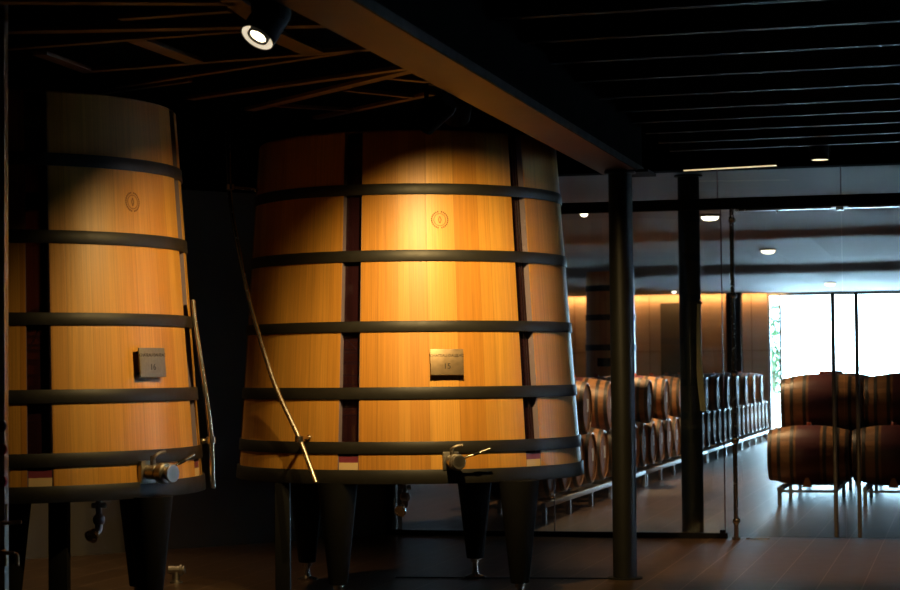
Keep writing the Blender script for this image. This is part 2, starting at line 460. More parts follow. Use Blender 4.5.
JD = Vector((math.cos(R(17.0)), -math.sin(R(17.0)), 0))
ys = [-16, 14.2, 39.8, 62.2, 81.8, 99.6, 113.8, 125.5, 136.5, 146.5, 155]
for i, y in enumerate(ys):
    p = at_z(585, y, 3.48)
    a0 = to_ab(p)[0]; s = (-2.43 - a0) / JD.dot(V); e = (A_R - a0) / JD.dot(V)
    q0 = p + JD * s; q1 = p + JD * e
    m = MB(); up = Vector((0, 0, .12))
    m.bar(q0 + up, q1 + up, .03, .24); m.bar(q0 + Vector((0, 0, .006)), q1 + Vector((0, 0, .006)), .055, .012)
    struct(m.build('ceiling_joist', M['joist'], smooth=0), 'dark steel joist under the black ceiling')

bat = [((0, 3), (236, 4.5), .03), ((0, 33), (330, 26.5), .034), ((0, 50.5), (240, 32), .02), ((83, 72.5), (372, 50), .024), ((117, 88), (362, 50.5), .018),
       ((190, 100), (412, 68.5), .025), ((250, 111), (420, 69.5), .03), ((270, 35), (313, 54), .05), ((136, 41), (194, 62.5), .04), ((40, 55), (90, 73), .03),
       ((388, 79), (432, 83), .02), ((345, 91), (415, 98.5), .016), ((270, 106.5), (356, 111.5), .014), ((316, 119.5), (432, 95), .022), ((60, 100), (190, 82), .016),
       ((230, 0), (262, 24), .04), ((120, 20), (230, 12), .02)]
for (p, q, w) in bat:
    P_, Q_ = at_z(*p, 3.42), at_z(*q, 3.42)
    m = MB(); m.bar(P_ + Vector((0, 0, .011)), Q_ + Vector((0, 0, .011)), w * 2.8, .022)
    struct(m.build('ceiling_batten', M['batten'], smooth=0), 'slim brown timber batten of the open lattice ceiling')

def column(px, py, y, r, h, name, label):
    p = at_y(px, py, y); p.z = 0
    m = MB(); m.lathe([(0, 0), (r * 1.45, 0), (r * 1.45, .014), (r, .016), (r, h - .02), (r * 1.3, h - .018), (r * 1.3, h), (0, h)], 40)
    return struct(m.build(name, M['column'], loc=p), label), p
_, pc1 = column(625, 560, 15.4, .092, 3.13, 'steel_column', 'round black steel column holding the beam in front of the glass wall')
_, pc2 = column(693, 520, 19.35, .105, 3.48, 'steel_column', 'round black steel column in the line of the glass wall')
p = at_y(734.5, 330, 46.3); p.z = 1.7
m = MB(); m.box((0, 0, 0), (.34, .34, 3.4), bev=.01); struct(m.build('square_column', M['column'], loc=p, rz=RZ), 'dark square column near the end wall of the barrel hall')
p = at_y(668, 330, 1); 
d3 = thing('door_3', (0, 0, 0), RZ); struct(d3, 'dark grey door in the veneered end wall')
aL = to_ab(at_y(654, 330, 46.2))[0]; aR = to_ab(at_y(682, 330, 46.2))[0]
m = MB(); m.box(((aL + aR) / 2, B_FAR - .03, 1.58), (aR - aL, .05, 3.16), bev=.01); m.build('door_leaf', M['wall_dark'], d3)
m = MB(); m.cyl((aR - .1, B_FAR - .1, 1.0), (aR - .1, B_FAR - .1, 1.4), .015, 10); m.box((aR - .1, B_FAR - .07, 1.05), (.02, .06, .02)); m.box((aR - .1, B_FAR - .07, 1.35), (.02, .06, .02)); m.build('door_handle', M['steel'], d3)

# ------------------------------------------------------------------ glass partition
def aof(px): # a of a pixel column on the partition
    d = ray(px, 370); t = B_GLASS / d.dot(U); return (d * t).dot(V)
aJ = aof(723)       # edge between fixed panes and doors
aM = aof(844)       # meeting edge of the two doors
m = MB(); m.box(((-5.5 + A_R) / 2, B_GLASS, 3.165), (A_R + 5.5, .09, .105), bev=.006); struct(m.build('trim_3', M['black'], rz=RZ), 'black steel transom across the glass wall')
m = MB(); m.box(((-5.5 + aof(725)) / 2, B_GLASS, .025), (aof(725) + 5.5, .07, .05)); m.box((aof(720.5), B_GLASS - .0, .06), (.05, .05, .04)); struct(m.build('trim_4', M['black'], rz=RZ, smooth=0), 'black floor rail under the fixed glass panes')
m = MB(); m.box((-5.5, B_GLASS, 1.74), (.06, .12, 3.48)); struct(m.build('trim_5', M['black'], rz=RZ, smooth=0), 'black jamb where the glass wall meets the dark wall')
m = MB()
m.box(((aof(738) + aof(834)) / 2, B_GLASS, 3.10), (aof(834) - aof(738), .05, .022)); m.box(((aof(851) + A_R) / 2, B_GLASS, 3.10), (A_R - aof(851), .05, .022))
m.box((aof(842.5), B_GLASS, 3.09), (.07, .05, .04)); m.box((aof(780), B_GLASS, 3.08), (.025, .05, .03))
struct(m.build('trim_6', M['steel'], rz=RZ, smooth=0), 'thin steel rail over the glass doors')
gi = 0
def pane(a0, a1, z0, z1, label):
    global gi
    gi += 1
    m = MB(); m.box(((a0 + a1) / 2, B_GLASS, (z0 + z1) / 2), (a1 - a0 - .008, .016, z1 - z0))
    o = m.build('window_%d' % (gi + 1), M['glass'], rz=RZ, smooth=0); struct(o, label)
    return o
aS = aof(553)
pane(-5.47, aS, .05, 3.11, 'fixed glass pane behind the middle vat')
pane(aS, aof(690), .05, 3.11, 'fixed glass pane between the two black columns')
pane(aof(690), aJ, .05, 3.11, 'narrow fixed glass pane beside the glass door')
pane(-5.47, aof(720), 3.22, 3.49, 'glass strip above the transom over the fixed panes')
pane(aof(720), aM, 3.22, 3.49, 'glass strip above the transom over the door beside the column')
pane(aM, A_R, 3.22, 3.49, 'glass strip above the transom at the frame edge')
m = MB()
for px in (553, 723): m.box((aof(px), B_GLASS, 1.58), (.008, .022, 3.06))
for px in (720, 844): m.box((aof(px), B_GLASS, 3.355), (.008, .022, .27))
struct(m.build('trim_7', M['plexi_edge'], rz=RZ, smooth=0), 'polished edges of the glass panes')
def glass_door(n, a0, a1, ah, label):
    d = thing('door_%d' % n, ab((a0 + a1) / 2, B_GLASS), RZ); struct(d, label)
    c = (a0 + a1) / 2
    m = MB(); m.box((0, 0, 1.555), (a1 - a0 - .01, .014, 3.07)); m.build('glass_leaf', M['glass'], d, smooth=0)
    h = MB(); x = ah - c
    h.cyl((x, -.09, .03), (x, -.09, 2.30), .019, 16, .004)
    for z in (.35, 1.1, 1.95): h.cyl((x, -.09, z), (x, .01, z), .011, 10)
    h.build('pull_handle', M['dull_steel'], d)
    return d
glass_door(1, aJ, aM, aof(834.3), 'frameless glass door beside the black column, with a long steel pull')
glass_door(2, aM, A_R - .6, aof(857.8), 'frameless glass door at the frame edge, with a long steel pull')
m = MB(); m.box(((aof(744) + aof(767)) / 2, B_GLASS - .01, .004), (aof(767) - aof(744), .05, .008)); struct(m.build('trim_8', M['steel'], rz=RZ, smooth=0), 'small steel floor plate of the door pivot')
# pivot pole
pp = thing('door_pole', ab(aof(735), B_GLASS - .10), RZ, label='slender steel pole with ball clamps in front of the glass door', cat='pole')
m = MB(); m.cyl((0, 0, 0), (0, 0, 3.11), .021, 16); m.cyl((0, 0, 0), (0, 0, .02), .04, 16); m.build('rod', M['steel'], pp)
for y in (219, 295, 373, 441, 522):
    z = at_y(735, y, 18.75).z
    m = MB(); m.ball((0, 0, z), .034); m.cyl((0, 0, z), (0, .10, z), .014, 10); m.cyl((0, .085, z), (0, .105, z), .03, 14); m.build('clamp', M['steel'], pp)

# light streak near the glass, built as a glowing strip
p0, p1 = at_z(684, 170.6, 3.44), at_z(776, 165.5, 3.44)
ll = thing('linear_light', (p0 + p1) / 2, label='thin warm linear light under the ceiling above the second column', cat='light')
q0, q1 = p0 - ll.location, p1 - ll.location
m = MB(); m.bar(q0 + Vector((0, 0, .022)), q1 + Vector((0, 0, .022)), .05, .035); m.build('housing', M['black'], ll, smooth=0)  # dark backing of the glowing strip, not a lamp housing
m = MB(); m.bar(q0, q1, .035, .008); m.build('diffuser', M['led'], ll, smooth=0)  # glow stands in for light caught along the ceiling edge

# linear floor drain
pd0, pd1 = at_z(396, 577.5, 0), at_z(611, 578.6, 0)
m = MB(); m.bar(pd0 + Vector((0, 0, .001)), pd1 + Vector((0, 0, .001)), .055, .006)
tag(m.build('floor_drain', M['ceil_black'], smooth=0), 'narrow black slot drain in the floor beneath the middle vat', 'drain')

# ------------------------------------------------------------------ vats
ZB0, ZTOP = .82, 3.31
RB, RT = 1.295, 1.130
def rad(z): return RB + (RT - RB) * (z - .85) / (3.27 - .85)
def zf(y, d0=15.2, h=371.8):
    z = 1.6
    for _ in range(6): z = 1.6 + (h - y) / FPX * (d0 - rad(z))
    return z
HOOPS = [(zf(194), zf(183)), (zf(261), zf(249.7)), (zf(331.6), zf(320.8)), (zf(399), zf(387)), (zf(453.6), zf(441.5)), (zf(483.8), zf(469.5))]
SLOT_W = R(7.0)

def pol(phi, r, z):     # phi measured from the front (towards the camera), to the right
    return Vector((r * math.sin(phi), -r * math.cos(phi), z))
def vat(loc, phi0, label, plate_phi, plate_z, plate_text, plate_mat, mark_phi, mark_z, valve_phi, legs, post, tap, pipe, big_valve=False):
    t = thing('oak_vat', loc, label=label, cat='vat', group='oak vats on tapered legs')
    th = .055
    slots = [phi0 + R(63) * k for k in range(-2, 3)]
    slots.append((slots[-1] + slots[0] + 2 * pi) / 2)
    # stave panels
    m = MB()
    for i in range(6):
        s0 = slots[i] + SLOT_W / 2; s1 = (slots[i + 1] if i < 5 else slots[0] + 2 * pi) - SLOT_W / 2
        n = max(8, int((s1 - s0) / R(3))); zs = [ZB0 + .02, ZTOP - .012, ZTOP]
        vs = []; uvs = []; fs = []
        rings = [(rad(zs[0]), zs[0]), (rad(2.0), 2.0), (rad(zs[1]), zs[1]), (rad(zs[2]) - .012, zs[2]), (rad(zs[2]) - th, zs[2]), (rad(zs[0]) - th, zs[0])]
        k = len(rings)
        for j in range(n + 1):
            a = s0 + (s1 - s0) * j / n
            for (r, z) in rings: vs.append(pol(a, r, z)); uvs.append((a / (2 * pi), z))
        for j in range(n):
            for q in range(k):
                q2 = (q + 1) % k; fs.append((j * k + q, (j + 1) * k + q, (j + 1) * k + q2, j * k + q2))
        fs.append(tuple(range(k))); fs.append(tuple(n * k + q for q in reversed(range(k))))
        m.add(vs, fs, None, uvs)
    m.build('staves', M['vat_wood'], t)
    # plexi staves
    for s in slots:
        g = MB(); hw = SLOT_W / 2
        for (r0, r1) in ((th - .006, th + .006),):
            vs = []
            for z in (ZB0 + .02, ZTOP):
                for r in (r0, r1):
                    for a in (s - hw, s, s + hw): vs.append(pol(a, rad(z) - r, z))
            fs = [(0, 1, 7, 6), (1, 2, 8, 7), (3, 9, 10, 4), (4, 10, 11, 5), (0, 3, 4, 1), (1, 4, 5, 2), (6, 7, 10, 9), (7, 8, 11, 10), (0, 6, 9, 3), (2, 5, 11, 8)]
            g.add(vs, fs)
        go = g.build('glass_stave', M['plexi'], t, smooth=0); go['label'] = 'transparent window stave'
        e = MB()
        for sg in (-1, 1):
            a0 = s + sg * hw; a1 = s + sg * (hw - .004)
            vs = [pol(a, rad(z) - r, z) for z in (ZB0 + .02, ZTOP - .001) for (a, r) in ((a0, .004), (a1, .004), (a1, th - .004), (a0, th - .004))]
            e.add(vs, [(0, 1, 2, 3), (4, 7, 6, 5), (0, 4, 5, 1), (1, 5, 6, 2), (2, 6, 7, 3), (3, 7, 4, 0)])
        e.box(pol(s, rad(ZTOP) - .03, ZTOP - .008), (.125, .045, .012), Matrix.Rotation(s, 3, 'Z'))
        e.build('stave_edge', M['plexi_edge'], go, smooth=0)
        q = Matrix.Rotation(s, 3, 'Z')
        e = MB(); e.box(pol(s, rad(.93) - .028, .935), (.140, .04, .07), q); sl = e.build('sill_block', M['cream'], go, smooth=0); sl['label'] = 'pale wood block'
        e = MB(); e.box(pol(s, rad(.99) - .028, .992), (.140, .04, .044), q); e.build('wine_block', M['pomace'], go, smooth=0)
    # hoops
    for i, (z0, z1) in enumerate(HOOPS):
        h = MB(); w = .012 if i < 5 else .018
        h.lathe([(rad(z0) + .001, z0), (rad(z0) + w - .002, z0), (rad(z0) + w, z0 + .003), (rad(z1) + w, z1 - .003), (rad(z1) + w - .002, z1), (rad(z1) + .001, z1)], 120, closed=True)
        ho = h.build('hoop' if i < 5 else 'base_ring', M['hoop'], t)
    # inside: lid, pale bottom boards, pomace, cooling rings, probe
    m = MB(); m.lathe([(0, ZTOP - .1), (rad(ZTOP) - .06, ZTOP - .1), (rad(ZTOP) - .06, ZTOP - .05), (0, ZTOP - .05)], 64); m.build('lid', M['vat_inside'], t)
    m = MB(); m.lathe([(0, ZB0 + .0), (rad(ZB0) - .065, ZB0 + .0), (rad(ZB0) - .065, .945), (0, .945)], 64); m.build('bottom', M['cream'], t)
    m = MB(); m.lathe([(0, .95), (rad(1) - .07, .95), (rad(1) - .07, 1.03), (0, 1.03)], 64); m.build('pomace', M['pomace'], t)
    m = MB()
    for z in (1.30, 1.50, 1.58, 1.67, 1.76, 1.86):
        r = rad(z) - .085; m.tube([pol(a * 2 * pi / 60, r, z) for a in range(61)], .008, 8)
    m.build('cooling_coil', M['dull_steel'], t)
    for s in slots[1:4]:
        m = MB(); m.cyl(pol(s - .035, rad(1.8) - .07, 1.82 if loc[0] > -1 else 1.74), pol(s + .035, rad(1.8) - .07, 1.74 if loc[0] > -1 else 1.92), .006, 8)
        m.build('probe', M['rack'], t)
    m = MB(); m.lathe([(0, .03), (.06, .03), (.06, 3.0), (0, 3.0)], 16, Matrix.Translation((0, 0, 1.0)) @ Matrix.Diagonal((1, 1, .7, 1))); m.build('pump_pipe', M['dull_steel'], t)
    if big_valve:
        s = slots[2]; g = MB(); g.box(pol(s, rad(3.12) - .035, 3.12), (.11, .012, .07), Matrix.Rotation(s, 3, 'Z'), .002); g.build('gauge_tag', M['plate_grey'], t)
    # name plate
    r = rad(plate_z); w, hh = .238, .182
    pm = MB()
    rot = Matrix.Rotation(plate_phi, 3, 'Z') @ Matrix.Rotation(R(-4.5), 3, 'X')
    c = pol(plate_phi, r + .04, plate_z)
    pm.box(c, (w, .012, hh), rot, .003)
    po = pm.build('name_plate', plate_mat, t); po['label'] = 'metal name plate'
    for sx in (-.09, .09):
        for sz in (-.065, .065):
            b = MB(); b.cyl(c + rot @ Vector((sx, .0, sz)), c + rot @ Vector((sx, .07, sz)), .008, 8)
            b.build('plate_spacer', M['black'], po)
    base = Matrix.Translation(c) @ rot.to_4x4()
    face = Matrix.Rotation(pi / 2, 4, 'X')
    text_mesh(plate_text[0], .027, M['ink'], 'lettering', po, base @ Matrix.Translation((0, -.0063, .045)) @ face)
    text_mesh(plate_text[1], .055, M['ink'], 'number', po, base @ Matrix.Translation((0, -.0063, -.03)) @ face)
    # burnt round mark
    bm_ = MB(); r = rad(mark_z)
    def dec(x, z, s1, s2):
        a = mark_phi + x / r; cc = pol(a, rad(mark_z + z) + .0005, mark_z + z)
        bm_.box(cc, (s1, .003, s2), Matrix.Rotation(a, 3, 'Z') @ Matrix.Rotation(R(-4.5), 3, 'X'))
    for i in range(26):
        a = 2 * pi * i / 26
        if i % 13 in (0,): continue
        dec(.058 * math.sin(a), .058 * math.cos(a), .009, .011)
    for i in range(40):
        a = 2 * pi * i / 40; dec(.043 * math.sin(a), .043 * math.cos(a), .005, .0045)
    for i in range(-4, 5):
        wd = .014 * (1 - abs(i) / 5); dec(-wd * .7, i * .0055, .005, .0056); dec(wd * .7, i * .0055, .005, .0056)
    mo = bm_.build('brand_mark', M['burn'], t, smooth=0); mo['label'] = 'round burnt emblem with a diamond in the middle'
    # front valve
    k = 1.12 if big_valve else 1.0
    zv = zf(461); rv_ = rad(zv); Rm = Matrix.Rotation(valve_phi, 3, 'Z')
    def lp(x, y, z): return pol(valve_phi, rv_, zv) + Rm @ Vector((x * k, -y * k, z * k))
    v = MB(); v.box(lp(0, .015, 0), (.115 * k, .03 * k, .125 * k), Rm, .004)
    v.cyl(lp(0, .03, 0), lp(0, .10, 0), .042 * k, 24, .004); v.cyl(lp(.015, .10, -.005), lp(.015, .155, -.005), .058 * k, 28, .008)
    v.cyl(lp(.015, .155, -.005), lp(.015, .2, -.005), .036 * k, 24, .004); v.cyl(lp(.015, .185, -.005), lp(.015, .2, -.005), .05 * k, 24, .004)
    v.cyl(lp(0, .06, .03), lp(0, .06, .09), .014 * k, 12); v.tube([lp(-.01, .07, .06), lp(-.0, .08, .09), lp(.03, .085, .105), (lp(.07, .085, .11))], .010 * k, 8, 4)
    vo = v.build('valve', M['dull_steel'], t)
    hb = MB(); hb.tube([lp(.04, .1, .0), lp(.09, .12, .03), lp(.14, .125, .045), lp(.255, .13, .085)], .0075 * k, 10, 4); hb.build('valve_lever', M['steel'], vo)
    hg = MB(); hg.tube([lp(.135, .125, .044), lp(.18, .127, .058)], .011 * k, 10); hg.build('lever_grip', M['black'], vo)
    # legs
    for (x, y, zb, f) in legs:
        g = MB(); zt = ZB0 + .01
        g.lathe([(0, zb), (.062, zb), (.066, zb + .01), (.142, zt), (0, zt)], 28, Matrix.Translation((x, y, 0)))
        lo = g.build('leg', M['black'], t)
        ft = MB(); zz = -loc[2]
        ft.lathe([(0, zz), (.078, zz), (.08, zz + .012), (.05, zz + .022), (.026, zz + .03), (.02, zz + .06), (.02, zb - .03), (.035, zb - .028), (.035, zb), (0, zb)], 24, Matrix.Translation((x, y, 0)))
        ft.build('foot', M['steel'], lo)
    # supporting square post
    g = MB(); x, y, s = post; g.box((x, y, (ZB0 - loc[2]) / 2), (s, s, ZB0 + loc[2] - .004), bev=.006); g.build('post', M['black'], t)
    # sampling tap below
    x, y, zt = tap
    g = MB(); g.cyl((x, y, zt - .03), (x, y, ZB0 + .01), .02, 12); g.cyl((x - .045, y, ZB0 - .06), (x + .045, y, ZB0 - .06), .018, 12)
    g.tube([(x, y, zt), (x + .0, y - .02, zt - .05), (x - .02, y - .05, zt - .075)], .024, 12, 4); g.ball((x, y, zt + .01), .04)
    to = g.build('drain_tap', M['dull_steel'], t)
    g = MB(); g.cone((x - .02, y - .045, zt - .065), (x - .035, y - .085, zt - .09), .03, .045, 18); g.build('spout', M['steel'], to)
    # external pipe
    pts, brs = pipe
    L0 = Vector(loc)
    g = MB(); g.tube([p - L0 for p in pts], .0175, 14, 8); po_ = g.build('level_pipe', M['steel'], t); po_['label'] = 'bent stainless pipe on the outside'
    for (p, q) in brs:
        g = MB(); g.cyl(p - L0, q - L0, .012, 10); d = (q - p).normalized()
        g.cyl(p - L0 + Vector((0, 0, -.022)), p - L0 + Vector((0, 0, .022)), .032, 16, .004); g.ball(q - L0, .02, 10)
        g.build('bracket', M['steel'], po_)
    return t

# middle vat
C1 = Vector((-.312, 15.2, 0))
def phi_at(px, cx_, r, d0):
    s = (px - cx_) / FPX; ph = 0
    for _ in range(20): ph = math.asin(max(-.99, min(.99, s * (d0 - r * math.cos(ph)) / r)))
    return ph
zs_ = 2.0
def legs_mid(px, y, zb): 
    p = at_y(px, 540, y); return (p.x - C1.x, p.y - C1.y, zb, 0)
pipe1 = ([at_y(228, 128, 14.75), at_y(228.5, 160, 14.72), at_y(229.5, 190, 14.68), at_y(233, 220, 14.6), at_y(238.5, 250, 14.5), at_y(249, 300, 14.35), at_y(262, 345, 14.2), at_y(277, 390, 14.08), at_y(299.5, 439, 13.95), at_y(316, 483, 13.82)],
         [(at_y(230, 187, 14.68), at_y(256, 189.5, 14.85)), (at_y(299.5, 439, 13.95), at_y(309, 437.5, 14.12))])
tapm = at_y(405, 490, 14.6) - C1
vat(C1, R(-18.6), 'large oak vat beside the black column, brightly lit, with a bronze-coloured plate',
    R(1.2) + phi_at(445, 409, 1.24, 15.2), zf(362.5), ('CHATEAU DAUZAC', '15'), M['plate'], R(1.2) + phi_at(441, 409, 1.19, 15.2), zf(219.5), R(1.2) + phi_at(449, 409, 1.3, 15.2),
    [legs_mid(519.5, 14.1, .112), legs_mid(338, 14.1, .112), legs_mid(475, 15.6, .15), legs_mid(307, 15.55, .135)],
    (at_y(283, 540, 14.3).x - C1.x, 14.3 - C1.y, .105), (tapm.x, tapm.y, .68), pipe1)

# left vat
C2 = Vector((-2.93, 13.1, .02))
def legs_l(px, y, zb): 
    p = at_y(px, 540, y); return (p.x - C2.x, p.y - C2.y, zb, 0)
pipe2 = ([at_y(192.5, 300, 13.0), at_y(195, 325, 13.0), at_y(199, 350, 13.0), at_y(203.5, 380, 13.0), at_y(208, 410, 13.0), at_y(211, 438, 13.0), at_y(212, 460, 13.0), at_y(213, 488, 13.0)],
         [(at_y(211, 440, 13.0), at_y(203, 441, 13.0))])
tapl = at_y(99, 520, 12.6) - C2
vat(C2, R(9.7 + 12.6), 'large oak vat beside the steel tap cabinet, cut off by the frame, grey plate',
    R(12.6) + phi_at(146, 3, 1.24, 13.1), zf(362.5) - .012, ('CHATEAU DAUZAC', '16'), M['plate_grey'], R(12.6) + phi_at(134, 3, 1.19, 13.1), zf(219.5) - .015, R(12.6) + phi_at(145, 3, 1.3, 13.1),
    [legs_l(150, 12.35, .112), legs_l(8, 12.15, .112), legs_l(139, 13.6, .15), legs_l(-75, 13.9, .135)],
    (at_y(59.5, 540, 12.25).x - C2.x, 12.25 - C2.y, .115), (tapl.x, tapl.y, .66), pipe2, True)

# vat in the barrel hall, between the middle vat and the black column
def far_vat():
    p = at_y(610.5, 330, 33.8); p.z = 0
    t = thing('oak_vat', p, label='slim dark oak vat in the barrel hall, half hidden by the black column', cat='vat')
    r0, r1, z0, z1 = .435, .40, .35, 3.25
    rr = lambda z: r0 + (r1 - r0) * (z - z0) / (z1 - z0)
    m = MB(); m.lathe([(0, z0), (r0, z0), (r1, z1), (0, z1)], 48); m.build('staves', M['far_wood'], t)
    for y in (286, 316, 347):
        z = at_y(598, y, 32.6).z; h = MB(); h.lathe([(rr(z) + .001, z - .05), (rr(z) + .012, z - .05), (rr(z) + .012, z + .05), (rr(z) + .001, z + .05)], 48, closed=True); h.build('hoop', M['hoop'], t)
    z = at_y(598, 362, 32.6).z
    m = MB(); m.box((-.09, -.44, z), (.34, .03, .14), bev=.004); m.build('name_plate', M['black'], t)
    for (x, y) in ((.25, .25), (-.25, .25), (.25, -.25), (-.25, -.25)):
        m = MB(); m.cone((x, y, 0), (x, y, z0), .04, .07, 16); m.build('leg', M['black'], t)
far_vat()

# ------------------------------------------------------------------ barrels
BL, BR_, HR = .95, .355, .292
def make_barrel():
    t = thing('wine_barrel', (0, 0, 0), RZ, cat='barrel')
    def rr(x): return BR_ - (BR_ - HR) * (abs(x - BL / 2) / (BL / 2)) ** 2
    MX = Matrix.Translation((-BL / 2, 0, BR_)) @ Matrix.Rotation(pi / 2, 4, 'Y')
    prof = [(HR - .022, .012), (HR - .012, 0), (HR, .004)] + [(rr(BL * i / 16), BL * i / 16) for i in range(1, 16)] + [(HR, BL - .004), (HR - .012, BL), (HR - .022, BL - .012)]
    m = MB(); m.lathe(prof, 40, MX); m.build('staves', M['barrel_wood'], t)
    for x in (.018, BL - .033):
        m = MB(); m.lathe([(0, x), (HR - .02, x), (HR - .02, x + .015), (0, x + .015)], 40, MX); m.build('head', M['barrel_head'], t)
    for x in (.03, .135, .285):
        for xx in (x, BL - x):
            h = MB(); x0, x1 = xx - .02, xx + .02
            h.lathe([(rr(x0) + .0005, x0), (rr(x0) + .004, x0), (rr(x1) + .004, x1), (rr(x1) + .0005, x1)], 40, MX, closed=True); h.build('hoop', M['barrel_hoop'], t)
    m = MB(); m.box((BL / 2 - .0165, .075, BR_ + .03), (.003, .10, .15)); lo = m.build('paper_label', M['paper'], t, smooth=0); lo['label'] = 'white paper label'
    m = MB(); m.cyl((0, 0, 2 * BR_ - .005), (0, 0, 2 * BR_ + .03), .03, 12, .004); m.build('bung', M['bung'], t)
    return t
ORD = ['first', 'second', 'third', 'fourth', 'fifth', 'sixth', 'seventh', 'eighth', 'ninth', 'tenth', 'eleventh', 'twelfth', 'thirteenth', 'fourteenth', 'fifteenth', 'sixteenth', 'seventeenth', 'eighteenth', 'nineteenth', 'twentieth']
ORD += ['twenty-' + o for o in ORD[:9]] + ['thirtieth'] + ['thirty-' + o for o in ORD[:9]]
proto = make_barrel(); first = True
def put(a, b, z, label, group, spin=0):
    global first
    o = proto if first else copy_tree(proto)
    first = False
    o.location = ab(a, b, z); o['label'] = label; o['group'] = group
    o.rotation_euler.x = 0
    return o
AH = -4.27      # plane of the visible heads of the long row
PITCH = .80; B0 = 20.95; ZR = .215
NL = 31
for i in range(NL):
    b = B0 + PITCH * i
    put(AH - BL / 2, b, ZR, 'oak barrel in the lower row of the long rack, %s from the vat end' % ORD[i], 'lower row of barrels on the long rack')
DZ = math.sqrt((2 * BR_) ** 2 - (PITCH / 2) ** 2) + .002
k = 0
for i in range(0, NL - 1):
    if i % 2 == 1 or False: continue
    b = B0 + PITCH * (i + .5) + (.0)
    put(AH - BL / 2 + .02, b, ZR + DZ, 'oak barrel in the upper row of the long rack, %s from the vat end' % ORD[k], 'upper row of barrels on the long rack'); k += 1
# block of barrels across the aisle
AB0 = to_ab(at_z(770, 503, 0))[0]; BB0 = 24.05; P2 = .74
DZ2 = math.sqrt((2 * BR_) ** 2 - (P2 / 2) ** 2) + .002
CN = ['beside the aisle', 'behind the glass door pulls', 'at the frame edge']
for j in range(3):
    for i in range(6):
        put(AB0 + BL / 2 + j * (BL + .03), BB0 + P2 * i, ZR, 'lower barrel of the wine-stained block, %s from the front, %s' % (ORD[i], CN[j]), 'lower barrels of the block by the window')
    for i in range(6):
        put(AB0 + BL / 2 + j * (BL + .03) + .13, BB0 + P2 * (i + .0) + P2 / 2, ZR + DZ2, 'upper barrel of the wine-stained block, %s from the front, %s' % (ORD[i], CN[j]), 'upper barrels of the block by the window')

def rack(a_c, b0, b1, w, label):
    t = thing('barrel_rack', ab(a_c, b0, 0), RZ, label=label, cat='rack', group='steel barrel racks')
    Ln = b1 - b0
    for sx in (-1, 1):
        m = MB(); m.box((sx * w / 2, Ln / 2, ZR - .028), (.05, Ln, .05), bev=.004); m.build('rail', M['rack'], t)
    n = max(2, int(round(Ln / 1.4)) + 1)
    for i in range(n):
        y = .04 + (Ln - .08) * i / (n - 1)
        for sx in (-1, 1):
            m = MB(); m.box((sx * w / 2, y, (ZR - .05) / 2), (.045, .045, ZR - .05)); m.build('leg', M['rack'], t, smooth=0)
    m = MB()
    for i in range(n):
        y = .04 + (Ln - .08) * i / (n - 1); m.box((0, y, ZR - .05), (w - .05, .03, .03))
    m.build('crossbar', M['rack'], t, smooth=0)
    return t
segs = [(20.55, 27.35), (27.45, 34.15), (34.25, 39.6), (39.7, 46.2)]
for i, (s, e) in enumerate(segs):
    rack(AH - BL / 2 + .06, s, e, BL - .16, 'galvanised steel rack under the long barrel row, %s from the vat end' % ORD[i])
for j in range(3):
    rack(AB0 + BL / 2 + j * (BL + .03), BB0 - .42, BB0 + P2 * 5 + .45, BL - .3, 'low rack under the wine-stained barrel block, %s' % CN[j])
for j in range(3):
    for s in (0,):
        p = ab(AB0 + BL / 2 + j * (BL + .03) + (.0), BB0 - .43, ZR)
        m = MB(); m.add([(-.06, -.03, 0), (.06, -.03, 0), (.02, -.03, .11), (-.02, -.03, .11), (-.06, .06, 0), (.06, .06, 0), (.02, .03, .05), (-.02, .03, .05)],
                        [(0, 1, 2, 3), (5, 4, 7, 6), (4, 0, 3, 7), (1, 5, 6, 2), (3, 2, 6, 7), (4, 5, 1, 0)])
        pass
        o = m.build('wooden_chock', M['chock'], loc=p, rz=RZ, smooth=0)
        tag(o, 'small wooden chock under the front lower barrel %s' % CN[j], 'chock')

# ------------------------------------------------------------------ lamps
def can_light(name, p, d, r, l, label, lensmat='lens', yoke=True, cat='spotlight', up_to=None):
    t = thing(name, p, label=label, cat=cat)
    d = Vector(d).normalized(); q = d.to_track_quat('Z', 'X').to_matrix().to_4x4()
    m = MB(); m.lathe([(0, -l), (r * .75, -l), (r * .92, -l + .02), (r, -l + .04), (r, 0), (r * .93, 0), (r * .86, -.035), (0, -.036)], 32, q); m.build('housing', M['black'], t)
    m = MB(); m.lathe([(r * .93, -.001), (r * .86, -.02), (r * .62, -.034)], 32, q); m.build('reflector', M['reflector'] if lensmat else M['black'], t)
    m = MB(); m.lathe([(0, -.012), (r * .46, -.012), (r * .48, -.033), (0, -.034)], 24, q); m.build('lens', M[lensmat] if lensmat else M['black'], t)
    if lensmat == 'lens':
        m = MB(); m.lathe([(r * .50, -.004), (r * .62, -.004), (r * .62, -.03), (r * .50, -.03)], 28, q, closed=True); m.build('baffle', M['black'], t)
    if yoke:
        s = (q.to_3x3() @ Vector((0, 1, 0))).normalized()
        if abs(s.z) > .6: s = (q.to_3x3() @ Vector((1, 0, 0))).normalized()
        c = -d * l * .5; top = (up_to or 3.5) - p.z
        m = MB()
        for sg in (-1, 1): m.bar(c + s * sg * (r + .012), c + s * sg * (r + .012) + Vector((0, 0, r + .08)), .03, .006, up=s)
        m.bar(c - s * (r + .012) + Vector((0, 0, r + .08)), c + s * (r + .012) + Vector((0, 0, r + .08)), .03, .006)
        m.cyl(c + Vector((0, 0, r + .08)), Vector((c.x, c.y, top)), .012, 10)
        m.build('yoke', M['black'], t)
    return t
WARM = (1, .68, .26)
